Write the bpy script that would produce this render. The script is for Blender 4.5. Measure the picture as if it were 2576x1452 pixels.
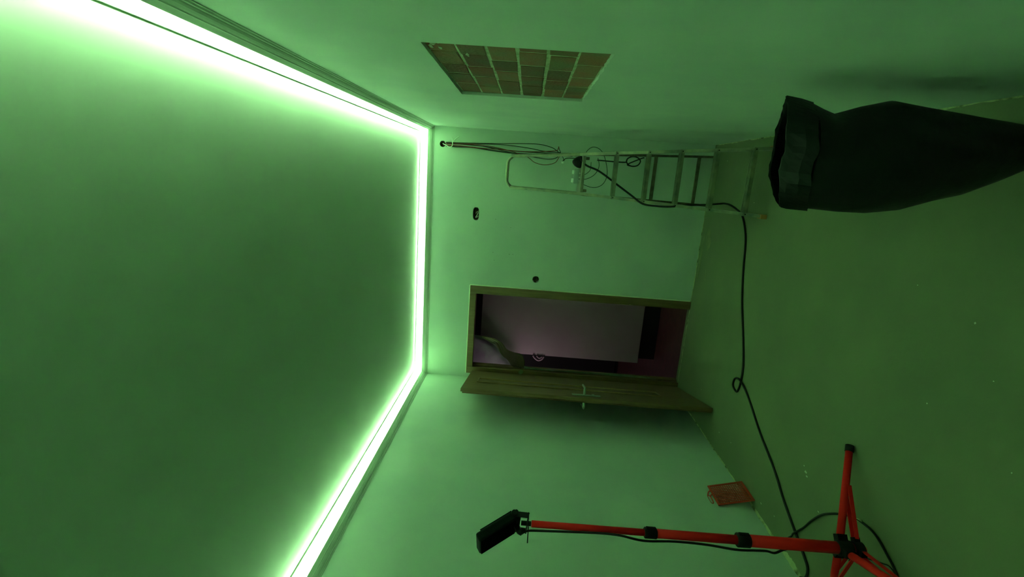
import bpy, bmesh, math, random
from mathutils import Vector, Matrix
from mathutils.geometry import tessellate_polygon
random.seed(7)
scene = bpy.context.scene
for o in list(bpy.data.objects):
    bpy.data.objects.remove(o)
COL = scene.collection

# ------------------------------------------------------------------ camera (phone held on its side: world up points left)
W, D, H = 2.293, 4.307, 2.52          # room width, far wall, ceiling height (metres)
Y0 = -1.05                            # wall behind the photographer
right = Vector((0.97032128, 0.22964375, 0.07576515))
up = Vector((-0.06899761, -0.03736957, 0.99691667))
fwd = Vector((-0.231767, 0.97255707, 0.02041562))
cd = bpy.data.cameras.new('camera')
cam = bpy.data.objects.new('camera', cd)
COL.objects.link(cam)
cd.sensor_fit = 'HORIZONTAL'; cd.sensor_width = 36.0
cd.lens = 1206.13 / 2576 * 36
cd.clip_start = 0.02; cd.clip_end = 60
M = Matrix((-up, right, -fwd)).transposed().to_4x4()
M.translation = Vector((1.9347, 0.0, 1.5541))
cam.matrix_world = M
scene.camera = cam

# ------------------------------------------------------------------ world, light, exposure
LED_COLOR = (0.58, 1.0, 0.54)
LED_POWER = 40.0
world = bpy.data.worlds.new('night'); scene.world = world
world.use_nodes = True
world.node_tree.nodes['Background'].inputs[0].default_value = (0.01, 0.012, 0.014, 1)
world.node_tree.nodes['Background'].inputs[1].default_value = 0.03
scene.view_settings.view_transform = 'Standard'
scene.view_settings.look = 'None'
scene.view_settings.gamma = 1.0
scene.view_settings.use_curve_mapping = False
scene.view_settings.exposure = 2.5
scene.cycles.sample_clamp_indirect = 40.0
scene.cycles.diffuse_bounces = 7
scene.cycles.max_bounces = 12

hl = bpy.data.lights.new('hall_lamp', 'AREA')
hl.shape = 'DISK'; hl.size = 0.25; hl.energy = 0.37; hl.color = (1.0, 0.74, 0.84)
hall_lamp = bpy.data.objects.new('hall_lamp', hl); COL.objects.link(hall_lamp)
hall_lamp.location = (-0.62, 4.70, 1.50)
hall_lamp.rotation_euler = (Vector((0.6, 5.6, 1.2)) - Vector((-0.62, 4.70, 1.50))).to_track_quat('-Z', 'Y').to_euler()

h2 = bpy.data.lights.new('hall_end_fill', 'AREA')  # added fill light without a visible source, brightens the far hall wall
h2.shape = 'DISK'; h2.size = 0.3; h2.energy = 0.55; h2.color = (1.0, 0.86, 0.92)
hall_end_fill = bpy.data.objects.new('hall_end_fill', h2); COL.objects.link(hall_end_fill)
hall_end_fill.location = (-1.2, 6.2, 2.45)
hall_end_fill.rotation_euler = (Vector((-0.4, 7.3, 2.0)) - Vector((-1.2, 6.2, 2.45))).to_track_quat('-Z', 'Y').to_euler()

# ------------------------------------------------------------------ materials
def mat(name, color, rough=0.6, color2=None, scale=8.0, detail=4.0, bump=0.0, bump_scale=60.0,
        metal=0.0, spec=0.5, stretch=(1, 1, 1), contrast=(0.35, 0.65), rand=0.0, alpha=1.0, coat=0.0):
    m = bpy.data.materials.new(name); m.use_nodes = True
    nt = m.node_tree; b = nt.nodes['Principled BSDF']
    b.inputs['Base Color'].default_value = (*color, 1)
    b.inputs['Roughness'].default_value = rough
    b.inputs['Metallic'].default_value = metal
    b.inputs['Specular IOR Level'].default_value = spec
    b.inputs['Alpha'].default_value = alpha
    b.inputs['Coat Weight'].default_value = coat
    tc = nt.nodes.new('ShaderNodeTexCoord'); mp = nt.nodes.new('ShaderNodeMapping')
    mp.inputs['Scale'].default_value = stretch
    nt.links.new(tc.outputs['Object'], mp.inputs['Vector'])
    last = None
    if color2 is not None:
        n = nt.nodes.new('ShaderNodeTexNoise'); n.inputs['Scale'].default_value = scale; n.inputs['Detail'].default_value = detail
        r = nt.nodes.new('ShaderNodeValToRGB')
        r.color_ramp.elements[0].position = contrast[0]; r.color_ramp.elements[1].position = contrast[1]
        r.color_ramp.elements[0].color = (*color, 1); r.color_ramp.elements[1].color = (*color2, 1)
        nt.links.new(mp.outputs[0], n.inputs['Vector']); nt.links.new(n.outputs['Fac'], r.inputs['Fac'])
        last = r.outputs[0]
    if rand > 0:
        oi = nt.nodes.new('ShaderNodeObjectInfo'); hs = nt.nodes.new('ShaderNodeHueSaturation')
        mr = nt.nodes.new('ShaderNodeMapRange')
        mr.inputs['To Min'].default_value = 1 - rand; mr.inputs['To Max'].default_value = 1 + rand
        nt.links.new(oi.outputs['Random'], mr.inputs['Value']); nt.links.new(mr.outputs[0], hs.inputs['Value'])
        if last: nt.links.new(last, hs.inputs['Color'])
        else: hs.inputs['Color'].default_value = (*color, 1)
        last = hs.outputs[0]
    if last: nt.links.new(last, b.inputs['Base Color'])
    if bump > 0:
        n2 = nt.nodes.new('ShaderNodeTexNoise'); n2.inputs['Scale'].default_value = bump_scale; n2.inputs['Detail'].default_value = 3
        bp = nt.nodes.new('ShaderNodeBump'); bp.inputs['Strength'].default_value = bump; bp.inputs['Distance'].default_value = 0.01
        nt.links.new(mp.outputs[0], n2.inputs['Vector']); nt.links.new(n2.outputs['Fac'], bp.inputs['Height'])
        nt.links.new(bp.outputs[0], b.inputs['Normal'])
    return m

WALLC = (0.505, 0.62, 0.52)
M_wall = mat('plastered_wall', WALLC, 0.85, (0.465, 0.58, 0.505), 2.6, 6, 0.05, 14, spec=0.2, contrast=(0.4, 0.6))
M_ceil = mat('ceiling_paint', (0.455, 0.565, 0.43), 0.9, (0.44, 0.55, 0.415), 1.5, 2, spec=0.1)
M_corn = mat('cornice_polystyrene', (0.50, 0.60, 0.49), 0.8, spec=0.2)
M_floor = mat('screed_floor', (0.180, 0.215, 0.122), 0.8, (0.158, 0.192, 0.115), 2.6, 7, 0.12, 40, spec=0.2, contrast=(0.35, 0.65))
M_cut = mat('raw_plaster', (0.34, 0.36, 0.20), 0.95, (0.18, 0.20, 0.10), 40, 5, 0.4, 120)
M_residue = mat('old_plaster_residue', (0.42, 0.48, 0.26), 0.95, (0.09, 0.10, 0.05), 16, 6, 0.4, 150, contrast=(0.50, 0.66))
M_splash = mat('paint_splash', (0.46, 0.52, 0.38), 0.7)
M_bead = mat('pale_plaster_bead', (0.80, 0.88, 0.70), 0.8)
M_patch = mat('pale_filler_patch', (0.20, 0.23, 0.11), 0.8, (0.15, 0.18, 0.09), 14, 5)
M_brick = mat('brick_clay', (0.235, 0.078, 0.040), 0.95, (0.135, 0.125, 0.060), 7, 6, 0.5, 90, rand=0.38, contrast=(0.3, 0.7))
M_mortar = mat('mortar', (0.52, 0.58, 0.38), 0.95, (0.30, 0.35, 0.20), 30, 5, 0.4, 120)
M_hole = mat('rough_wall_cavity', (0.17, 0.12, 0.06), 1.0, (0.05, 0.045, 0.03), 40, 4, 0.4, 100)
M_wood = mat('brown_wood_veneer', (0.20, 0.125, 0.055), 0.45, (0.145, 0.088, 0.038), 6, 6, 0.04, 50, stretch=(9, 9, 0.6))
M_woodlit = mat('lit_moulding_veneer', (0.34, 0.235, 0.11), 0.35, (0.29, 0.20, 0.09), 6, 6, stretch=(9, 9, 0.6))  # paler than the leaf: light caught by the moulding ridge, put into the colour
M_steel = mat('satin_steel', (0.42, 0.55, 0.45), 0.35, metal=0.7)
M_alu = mat('worn_aluminium', (0.38, 0.39, 0.26), 0.32, (0.18, 0.22, 0.18), 14, 5, metal=0.65, contrast=(0.35, 0.7))
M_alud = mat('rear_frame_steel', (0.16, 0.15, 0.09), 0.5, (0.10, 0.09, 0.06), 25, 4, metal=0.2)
M_foot = mat('tan_plastic_foot', (0.42, 0.20, 0.06), 0.6)
M_black = mat('black_plastic', (0.008, 0.010, 0.009), 0.55, spec=0.2)
M_cable = mat('black_cable_rubber', (0.010, 0.013, 0.012), 0.6, spec=0.3)
M_wire = mat('thin_dark_wire', (0.02, 0.03, 0.015), 0.6, spec=0.3)
M_redwire = mat('thin_red_brown_wire', (0.20, 0.03, 0.015), 0.6, spec=0.3)
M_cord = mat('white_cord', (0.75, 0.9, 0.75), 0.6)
M_bag = mat('black_refuse_bag_film', (0.006, 0.010, 0.008), 0.42, bump=0.25, bump_scale=16, spec=0.28)
M_red = mat('red_paint', (0.85, 0.018, 0.015), 0.5, spec=0.12)
M_redpl = mat('red_plastic_grid', (0.52, 0.050, 0.020), 0.5)
M_glass = mat('black_lamp_glass', (0.002, 0.003, 0.003), 0.6, spec=0.0)
M_housing = mat('dark_lamp_housing', (0.005, 0.012, 0.009), 0.6, spec=0.08)
M_white = mat('grey_plastic_box', (0.27, 0.34, 0.31), 0.55)
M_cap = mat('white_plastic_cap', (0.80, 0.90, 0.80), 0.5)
M_panel = mat('pale_wardrobe_front', (0.33, 0.255, 0.285), 0.6, (0.30, 0.235, 0.25), 3, 4)
M_hallfloor = mat('red_brown_hall_floor', (0.085, 0.022, 0.020), 0.6, (0.055, 0.016, 0.015), 12, 5)
M_hallwall = mat('hall_wall_white', (0.60, 0.60, 0.60), 0.8, (0.5, 0.48, 0.5), 5, 5)
M_sheet = mat('pale_dust_sheet', (0.36, 0.35, 0.38), 0.7, (0.26, 0.25, 0.28), 7, 4, 0.3, 20)
M_darkwood = mat('dark_hall_cabinet', (0.012, 0.010, 0.010), 0.6)
M_filmedge = mat('thin_masking_film_edge', (0.24, 0.27, 0.21), 0.5, (0.15, 0.17, 0.13), 9, 4)
M_film = mat('green_masking_film', (0.17, 0.095, 0.075), 0.45, (0.11, 0.062, 0.050), 6, 4, 0.3, 20, alpha=0.88)
M_dark = mat('painted_shade', (0.05, 0.04, 0.035), 0.9)  # shade over the wardrobe, painted as a dark colour
M_led = bpy.data.materials.new('led_tape_light'); M_led.use_nodes = True
_b = M_led.node_tree.nodes['Principled BSDF']
_b.inputs['Base Color'].default_value = (0.8, 0.9, 0.8, 1)
_b.inputs['Emission Color'].default_value = (*LED_COLOR, 1); _b.inputs['Emission Strength'].default_value = LED_POWER

# ------------------------------------------------------------------ helpers
def obj(name, bm, m, parent=None, smooth=False, kind=None):
    me = bpy.data.meshes.new(name)
    bmesh.ops.recalc_face_normals(bm, faces=bm.faces[:])
    bm.to_mesh(me); bm.free()
    if smooth:
        for f in me.polygons: f.use_smooth = True
    o = bpy.data.objects.new(name, me); COL.objects.link(o)
    if m: me.materials.append(m)
    if parent: o.parent = parent
    if kind: o['kind'] = kind
    return o

def tag(o, label, cat, group=None, kind=None):
    o['label'] = label; o['category'] = cat
    if group: o['group'] = group
    if kind: o['kind'] = kind
    return o

def empty(name, loc=(0, 0, 0)):
    o = bpy.data.objects.new(name, None); COL.objects.link(o); o.location = loc
    o.empty_display_size = 0.1
    return o

def fix(parent):
    """children are modelled in world coordinates: give them the inverse of the parent's place"""
    mi = Matrix.Translation(parent.location).inverted()
    for c in parent.children:
        c.matrix_parent_inverse = mi

def box(bm, lo, hi, bev=0.0, mtx=None):
    g = bmesh.ops.create_cube(bm, size=1.0)
    vs = g['verts']
    for v in vs:
        v.co = Vector([lo[i] + (v.co[i] + 0.5) * (hi[i] - lo[i]) for i in range(3)])
    if bev > 0:
        es = list({e for v in vs for e in v.link_edges})
        r = bmesh.ops.bevel(bm, geom=es, offset=bev, segments=2, profile=0.5, affect='EDGES')
        vs = list({v for f in r['faces'] for v in f.verts} | {v for v in vs if v.is_valid})
    if mtx is not None:
        bmesh.ops.transform(bm, matrix=mtx, verts=[v for v in vs if v.is_valid])
    return vs

def bar(bm, a, b, w, h, upv=(0, 0, 1)):
    """rectangular bar from a to b; w across, h along upv"""
    a, b = Vector(a), Vector(b); t = (b - a).normalized()
    s = t.cross(Vector(upv)).normalized(); u = s.cross(t).normalized()
    vs = []
    for p in (a, b):
        for i, j in ((-1, -1), (1, -1), (1, 1), (-1, 1)):
            vs.append(bm.verts.new(p + s * i * w / 2 + u * j * h / 2))
    for q in ((0, 1, 2, 3), (7, 6, 5, 4), (0, 4, 5, 1), (1, 5, 6, 2), (2, 6, 7, 3), (3, 7, 4, 0)):
        bm.faces.new([vs[k] for k in q])

def smooth_path(pts, n=6):
    pts = [Vector(p) for p in pts]
    if len(pts) < 3: return pts
    out = []
    P = [pts[0] * 2 - pts[1]] + pts + [pts[-1] * 2 - pts[-2]]
    for i in range(1, len(P) - 2):
        p0, p1, p2, p3 = P[i - 1:i + 3]
        for k in range(n):
            t = k / n
            out.append(0.5 * ((2 * p1) + (p2 - p0) * t + (2 * p0 - 5 * p1 + 4 * p2 - p3) * t * t + (3 * p1 - p0 - 3 * p2 + p3) * t ** 3))
    out.append(pts[-1])
    return out

def tube(bm, pts, r, segs=8, n=6, cap=True, closed=False):
    pts = smooth_path(pts, n) if n > 1 else [Vector(p) for p in pts]
    rr = r if callable(r) else (lambda t: r)
    N = len(pts); rings = []
    t0 = (pts[1] - pts[0]).normalized()
    ref = Vector((0, 0, 1)) if abs(t0.z) < 0.9 else Vector((0, 1, 0))
    s = t0.cross(ref).normalized()
    for i, p in enumerate(pts):
        if closed: t = (pts[(i + 1) % N] - pts[i - 1]).normalized()
        else: t = (pts[min(i + 1, N - 1)] - pts[max(i - 1, 0)]).normalized()
        s = (s - t * s.dot(t)).normalized(); u = t.cross(s)
        q = rr(i / max(1, N - 1))
        rings.append([bm.verts.new(p + (s * math.cos(a) + u * math.sin(a)) * q) for a in [2 * math.pi * k / segs for k in range(segs)]])
    for i in range(N - 1):
        for k in range(segs):
            bm.faces.new((rings[i][k], rings[i][(k + 1) % segs], rings[i + 1][(k + 1) % segs], rings[i + 1][k]))
    if closed:
        for k in range(segs):
            bm.faces.new((rings[-1][k], rings[-1][(k + 1) % segs], rings[0][(k + 1) % segs], rings[0][k]))
    elif cap:
        bm.faces.new(rings[0][::-1]); bm.faces.new(rings[-1])

def plate(bm, outer, holes, to3, depth=0.0):
    """polygon with holes in a plane; to3(u, v, d) gives the point; hole rims run back by depth"""
    loops = [outer] + holes
    flat = [p for l in loops for p in l]
    tris = tessellate_polygon([[Vector((p[0], p[1], 0)) for p in l] for l in loops])
    vs = [bm.verts.new(to3(p[0], p[1], 0)) for p in flat]
    for t in tris:
        try: bm.faces.new([vs[i] for i in t])
        except ValueError: pass
    if depth:
        k = len(outer)
        for l in holes:
            b = [bm.verts.new(to3(p[0], p[1], depth)) for p in l]
            for i in range(len(l)):
                j = (i + 1) % len(l)
                bm.faces.new((vs[k + i], vs[k + j], b[j], b[i]))
            k += len(l)

def ell(cx, cy, rx, ry, n=28, jit=0.0, p=2.0):
    out = []
    for i in range(n):
        a = 2 * math.pi * i / n
        c, s = math.cos(a), math.sin(a)
        k = 1 + random.uniform(-jit, jit)
        out.append((cx + rx * k * math.copysign(abs(c) ** (2 / p), c), cy + ry * k * math.copysign(abs(s) ** (2 / p), s)))
    return out

# ------------------------------------------------------------------ room shell
bm = bmesh.new(); box(bm, (-0.12, Y0 - 0.1, -0.12), (W + 0.12, D + 0.06, 0.0))
floor = tag(obj('floor', bm, M_floor), 'rough greenish screed floor of the empty room', 'floor', kind='structure')
bm = bmesh.new(); box(bm, (-0.12, Y0 - 0.1, H), (W + 0.12, D + 0.12, H + 0.1))
ceiling = tag(obj('ceiling', bm, M_ceil), 'smooth plain ceiling lit along its edges', 'ceiling', kind='structure')
bm = bmesh.new(); box(bm, (-0.12, Y0, 0), (0.0, D + 0.12, H))
wall_left = tag(obj('wall_left', bm, M_wall), 'plain plastered wall behind the red lamp stand', 'wall', kind='structure')
bm = bmesh.new(); box(bm, (-0.12, Y0 - 0.12, 0), (W + 0.12, Y0, H))
wall_rear = tag(obj('wall_rear', bm, M_wall), 'plain plastered wall behind the photographer', 'wall', kind='structure')

# right wall with the square of bare brick let into the plaster
by0, by1, bz0, bz1 = 1.522, 2.452, 1.338, 1.910
def edge_pts(a, b, n, jit):
    out = []
    for i in range(n):
        t = i / n
        p = Vector(a).lerp(Vector(b), t)
        out.append((p.x + random.uniform(-jit, jit) * (i > 0), p.y + random.uniform(-jit, jit) * (i > 0)))
    return out
cut = (edge_pts((by0, bz0), (by1 - 0.008, bz0 - 0.004), 40, 0.0035) + edge_pts((by1 - 0.008, bz0 - 0.004), (by1 + 0.010, bz1 + 0.004), 14, 0.0010)
       + edge_pts((by1 + 0.010, bz1 + 0.004), (by0 + 0.007, bz1 - 0.004), 20, 0.0008) + edge_pts((by0 + 0.007, bz1 - 0.004), (by0, bz0), 14, 0.0010))
bm = bmesh.new()
plate(bm, [(Y0, 0), (D + 0.12, 0), (D + 0.12, H), (Y0, H)], [cut], lambda u, v, d: (W + d, u, v), 0.022)
box(bm, (W + 0.0225, Y0, 0), (W + 0.12, D + 0.12, H))
wall_right = tag(obj('wall_right', bm, M_wall), 'plastered wall with a square of bare brick left open', 'wall', kind='structure')
bm = bmesh.new(); box(bm, (W + 0.0145, by0 - 0.01, bz0 - 0.012), (W + 0.0222, by1 + 0.018, bz1 + 0.012))
obj('mortar', bm, M_mortar, wall_right)
courses = [(1.863, [1.672, 1.860, 2.024, 2.233]), (1.768, [1.704, 1.884, 2.071, 2.281]), (1.672, [1.767, 1.937, 2.12, 2.341]),
           (1.575, [1.625, 1.815, 2.003, 2.198, 2.395]), (1.477, [1.649, 1.863, 2.054, 2.259]), (1.382, [1.755, 1.966, 2.165, 2.35])]
for zc, js in courses:
    ys = [by0 - 0.004] + js + [by1 + 0.010]
    for a, b in zip(ys[:-1], ys[1:]):
        bm = bmesh.new(); g = 0.0045 + random.uniform(-0.0005, 0.0025)
        x0 = W + 0.0118 + random.uniform(0, 0.0015)
        hh = 0.0446 - random.uniform(0, 0.002)
        lo_z = max(zc - hh, bz0 - 0.005)
        vs = box(bm, (x0, a + g, lo_z), (W + 0.021, b - g, zc + hh), 0.003)
        for v in bm.verts:
            v.co += Vector((0, random.uniform(-1, 1) * 0.0028, random.uniform(-1, 1) * 0.0030))
        obj('brick', bm, M_brick, wall_right)

for (yy, zz, ry_, rz_) in ((1.545, 1.893, .020, .010), (1.575, 1.880, .022, .009), (1.560, 1.862, .016, .007), (1.612, 1.893, .020, .006), (1.63, 1.866, .014, .006), (1.70, 1.79, .02, .006)):
    bm = bmesh.new(); loop = ell(yy, zz, ry_, rz_, 14, 0.35)
    A = [bm.verts.new((W + 0.0108, a, b)) for a, b in loop]; B = [bm.verts.new((W + 0.016, a, b)) for a, b in loop]
    bm.faces.new(A)
    for i in range(14): bm.faces.new((A[i], A[(i + 1) % 14], B[(i + 1) % 14], B[i]))
    obj('plaster_smear', bm, M_mortar, wall_right)

# back wall: door opening, cable hole, oval and round junction holes
holes = [[(0.062, -0.001), (0.893, -0.001), (0.893, 2.012), (0.062, 2.012)]]
h_cable = ell(2.147, 2.333, 0.027, 0.026, 24, 0.04)
h_oval = ell(1.568, 2.013, 0.058, 0.027, 32, 0.02, 3.0)
h_round = ell(1.010, 1.433, 0.031, 0.031, 24, 0.05)
o_back = [(-0.12, 0), (0.062, 0), (0.062, 2.012), (0.893, 2.012), (0.893, 0), (W + 0.12, 0), (W + 0.12, H), (-0.12, H)]
bm = bmesh.new()
plate(bm, o_back, [h_cable, h_oval, h_round], lambda u, v, d: (u, D + d, v), 0.055)
plate(bm, o_back, [], lambda u, v, d: (u, D + 0.13, v))
for (x0, z0, x1, z1) in ((0.062, 0, 0.062, 2.012), (0.893, 0, 0.893, 2.012), (0.062, 2.012, 0.893, 2.012)):
    vs = [bm.verts.new(c) for c in ((x0, D, z0), (x1, D, z1), (x1, D + 0.13, z1), (x0, D + 0.13, z0))]
    bm.faces.new(vs)
wall_back = tag(obj('wall_back', bm, M_wall), 'plastered end wall with the doorway and open cable holes', 'wall', kind='structure')
for nm, (hx, hz, rx, rz) in (('cable_hole', (2.147, 2.333, 0.03, 0.03)), ('junction_cavity', (1.568, 2.013, 0.062, 0.031)), ('junction_cavity', (1.010, 1.433, 0.035, 0.035))):
    bm = bmesh.new()
    plate(bm, ell(hx, hz, rx, rz, 24), [], lambda u, v, d: (u, D + 0.050 + random.uniform(-0.004, 0.004), v))
    for i in range(5):
        c = Vector((hx + random.uniform(-.5, .5) * rx, D + 0.046, hz + random.uniform(-.5, .5) * rz))
        bmesh.ops.create_icosphere(bm, subdivisions=1, radius=0.009, matrix=Matrix.Translation(c))
    obj(nm, bm, M_hole, wall_back)
    # lining ring of brown conduit box
    bm = bmesh.new(); ring = ell(hx, hz, rx - 0.006, rz - 0.006, 28, 0, 2.6)
    A = [bm.verts.new((x, D + 0.004, z)) for x, z in ring]; B = [bm.verts.new((x, D + 0.05, z)) for x, z in ring]
    for i in range(28): bm.faces.new((A[i], A[(i + 1) % 28], B[(i + 1) % 28], B[i]))
    obj('conduit_box', bm, M_hole, wall_back)
# loose wires seen inside the oval hole
bm = bmesh.new()
tube(bm, [(1.548, D + .03, 1.996), (1.536, D + .018, 2.006), (1.534, D + .014, 2.018), (1.545, D + .012, 2.010), (1.565, D + .012, 2.000), (1.585, D + .02, 1.993)], 0.0022, 6)
obj('wire_end', bm, M_cord, wall_back)
bm = bmesh.new()
tube(bm, [(1.590, D + .04, 1.990), (1.588, D + .02, 1.998), (1.580, D + .018, 2.010), (1.570, D + .03, 2.016)], 0.005, 6)
obj('wire_end', bm, M_cut, wall_back)
for (x, z) in ((1.531, 1.834), (1.467, 1.694), (1.232, 1.841), (1.16, 1.826), (1.225, 1.692), (1.227, 1.659)):
    bm = bmesh.new(); bmesh.ops.create_cone(bm, cap_ends=True, segments=8, radius1=0.003, radius2=0.002, depth=0.004,
                                            matrix=Matrix.Translation((x, D - 0.001, z)) @ Matrix.Rotation(math.pi / 2, 4, 'X'))
    obj('nail', bm, M_hole, wall_back)

# cornice: four mitred lengths, a trough with its lip 6 cm under the ceiling; LED tape lies in it
PROF = [(0.0, 2.407), (0.003, 2.4075), (0.004, 2.412), (0.0085, 2.4135), (0.0095, 2.418), (0.013, 2.419), (0.018, 2.422), (0.0225, 2.4275),
        (0.025, 2.433), (0.0285, 2.434), (0.029, 2.437), (0.036, 2.449), (0.0385, 2.4545), (0.0375, 2.456), (0.035, 2.4555), (0.033, 2.447), (0.0, 2.446)]
CX0, CX1, CY0, CY1 = 0.0, W, Y0, D
def corner(i, ins):   # 0 back-left 1 back-right 2 rear-right 3 rear-left
    return [(CX0 + ins, CY1 - ins), (CX1 - ins, CY1 - ins), (CX1 - ins, CY0 + ins), (CX0 + ins, CY0 + ins)][i]
def run(bm, a, b, prof, closed=True, cuts=1):
    n = len(prof); rows = []
    for k in range(cuts + 1):
        t = k / cuts; row = []
        for ins, z in prof:
            p, q = corner(a, ins), corner(b, ins)
            row.append(bm.verts.new((p[0] + (q[0] - p[0]) * t, p[1] + (q[1] - p[1]) * t, z)))
        rows.append(row)
    for r0, r1 in zip(rows[:-1], rows[1:]):
        for i in range(n if closed else n - 1):
            j = (i + 1) % n
            bm.faces.new((r0[i], r0[j], r1[j], r1[i]))
    if closed:
        bm.faces.new(rows[0]); bm.faces.new(rows[-1][::-1])
where = ['above the doorway', 'above the brick square', 'behind the photographer', 'above the red lamp stand']
for i in range(4):
    bm = bmesh.new(); run(bm, i, (i + 1) % 4, PROF)
    tag(obj('trim_%d' % (i + 1), bm, M_corn), 'stepped polystyrene light cornice ' + where[i], 'cornice', kind='structure')
    bm = bmesh.new()
    if i != 2: run(bm, i, (i + 1) % 4, [(0.007, 2.4462), (0.018, 2.4462), (0.018, 2.4590), (0.007, 2.4590)], cuts=16)
    if i != 2:
        strip = tag(obj('led_strip', bm, M_corn), 'glowing light tape lying in the cornice ' + where[i], 'light strip')
        bm = bmesh.new(); run(bm, i, (i + 1) % 4, [(0.008, 2.4596), (0.017, 2.4596)], closed=False, cuts=20)
        obj('lit_face', bm, M_led, strip)
    bm = bmesh.new(); run(bm, i, (i + 1) % 4, [(0.0, H - 0.0065), (0.055, H - 0.0065), (0.055, H + 0.001), (0.0, H + 0.001)])
    tag(obj('trim_%d' % (i + 5), bm, M_ceil), 'narrow raised border strip on the ceiling edge ' + where[i], 'ceiling border', kind='structure')

# ragged plaster residue in the corners between walls and floor, parts of the floor
def residue(a, b, inward, n, wmax, hmax, name='plaster_residue'):
    a, b, inw = Vector(a), Vector(b), Vector(inward)
    bm = bmesh.new(); prev = None
    w = wmax * .5
    for i in range(n + 1):
        p = a.lerp(b, i / n)
        w = min(wmax, max(wmax * .25, w + random.uniform(-.16, .16) * wmax)); h = hmax * (0.6 + 0.25 * math.sin(i * .31) + random.uniform(-.12, .12))
        row = [bm.verts.new(p + Vector((0, 0, h))), bm.verts.new(p + inw * w * .45 + Vector((0, 0, h * random.uniform(.4, .9)))),
               bm.verts.new(p + inw * w + Vector((0, 0, 0.0005)))]
        if prev:
            for k in range(2): bm.faces.new((prev[k], row[k], row[k + 1], prev[k + 1]))
        prev = row
    return obj(name, bm, M_residue, floor, kind='stuff')
residue((0.0005, 3.95, 0), (0.0005, 0.2, 0), (1, 0, 0), 420, 0.018, 0.006)
residue((0.905, D - .0005, 0), (W, D - .0005, 0), (0, -1, 0), 180, 0.015, 0.006)
residue((W - .0005, D, 0), (W - .0005, 0.4, 0), (-1, 0, 0), 420, 0.009, 0.004)
residue((0.0005, 2.62, 0), (0.0005, 1.85, 0), (1, 0, 0), 120, 0.034, 0.009)
residue((0.11, D - .0005, 0), (0.85, D - .0005, 0), (0, -1, 0), 60, 0.008, 0.005)
def splash(x, y, rx, ry, m, rot=0.0, name='paint_splash', n=14, jit=0.3):
    bm = bmesh.new(); c, s = math.cos(rot), math.sin(rot)
    pts = []
    for u, v in ell(0, 0, rx, ry, n, jit):
        pts.append((x + u * c - v * s, y + u * s + v * c))
    top = [bm.verts.new((px, py, 0.0008)) for px, py in pts]; bot = [bm.verts.new((px, py, -0.0004)) for px, py in pts]
    bm.faces.new(top)
    for i in range(n): bm.faces.new((top[i], top[(i + 1) % n], bot[(i + 1) % n], bot[i]))
    obj(name, bm, m, floor)
for (x, y, rx, ry) in ((0.527, 2.277, .008, .014), (0.512, 2.262, .005, .010), (0.549, 2.30, .004, .007), (0.41, 2.12, .003, .009), (1.549, 1.626, .0055, .005),
                       (1.204, 1.715, .004, .0035), (1.388, 1.507, .003, .003), (1.144, 1.369, .004, .003), (2.154, 4.007, .003, .010), (1.858, 3.419, .003, .009),
                       (0.165, 3.30, .004, .008), (0.20, 3.10, .004, .006), (1.62, 1.9, .003, .003), (0.09, 2.60, .005, .010), (0.12, 2.45, .004, .006), (0.30, 3.75, .003, .006)):
    splash(x, y, rx * .7, ry * .7, M_splash)
splash(1.505, 4.130, 0.085, 0.055, M_patch, 0.3, 'filler_patch', 22, 0.12)
splash(1.345, 4.245, 0.200, 0.026, M_patch, -0.03, 'filler_patch', 26, 0.12)
splash(1.215, 4.070, 0.055, 0.010, M_patch, 0.2, 'filler_patch', 14, 0.2)

# ------------------------------------------------------------------ hall beyond the doorway
hf = bmesh.new(); box(hf, (-2.1, D + 0.06, -0.10), (1.6, 7.6, 0.0))
tag(obj('floor', hf, M_hallfloor), 'dark red-brown floor of the hall seen through the doorway', 'floor', kind='structure')
bm = bmesh.new(); box(bm, (-2.1, 7.3, 0), (1.6, 7.42, 2.6))
tag(obj('wall_hall_end', bm, M_hallwall), 'white wall at the far end of the hall', 'wall', kind='structure')
bm = bmesh.new(); box(bm, (-2.2, D + 0.13, 0), (-2.1, 7.42, 2.6))
tag(obj('wall_hall_left', bm, M_hallwall), 'hall wall hidden to the left of the doorway', 'wall', kind='structure')
bm = bmesh.new(); box(bm, (-2.2, D + 0.13, 2.6), (1.7, 7.42, 2.7))
tag(obj('ceiling', bm, M_hallwall), 'hall ceiling beyond the doorway', 'ceiling', kind='structure')
bm = bmesh.new(); box(bm, (1.6, D + 0.13, 0), (1.7, 7.42, 2.6))
tag(obj('wall_hall_right', bm, M_hallwall), 'hall wall hidden to the right of the doorway', 'wall', kind='structure')
bm = bmesh.new(); box(bm, (-2.1, D + 0.131, 0), (-0.12, D + 0.2, 2.6))
tag(obj('wall_hall_near', bm, M_hallwall), 'hall wall on the back of the room wall', 'wall', kind='structure')
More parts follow.
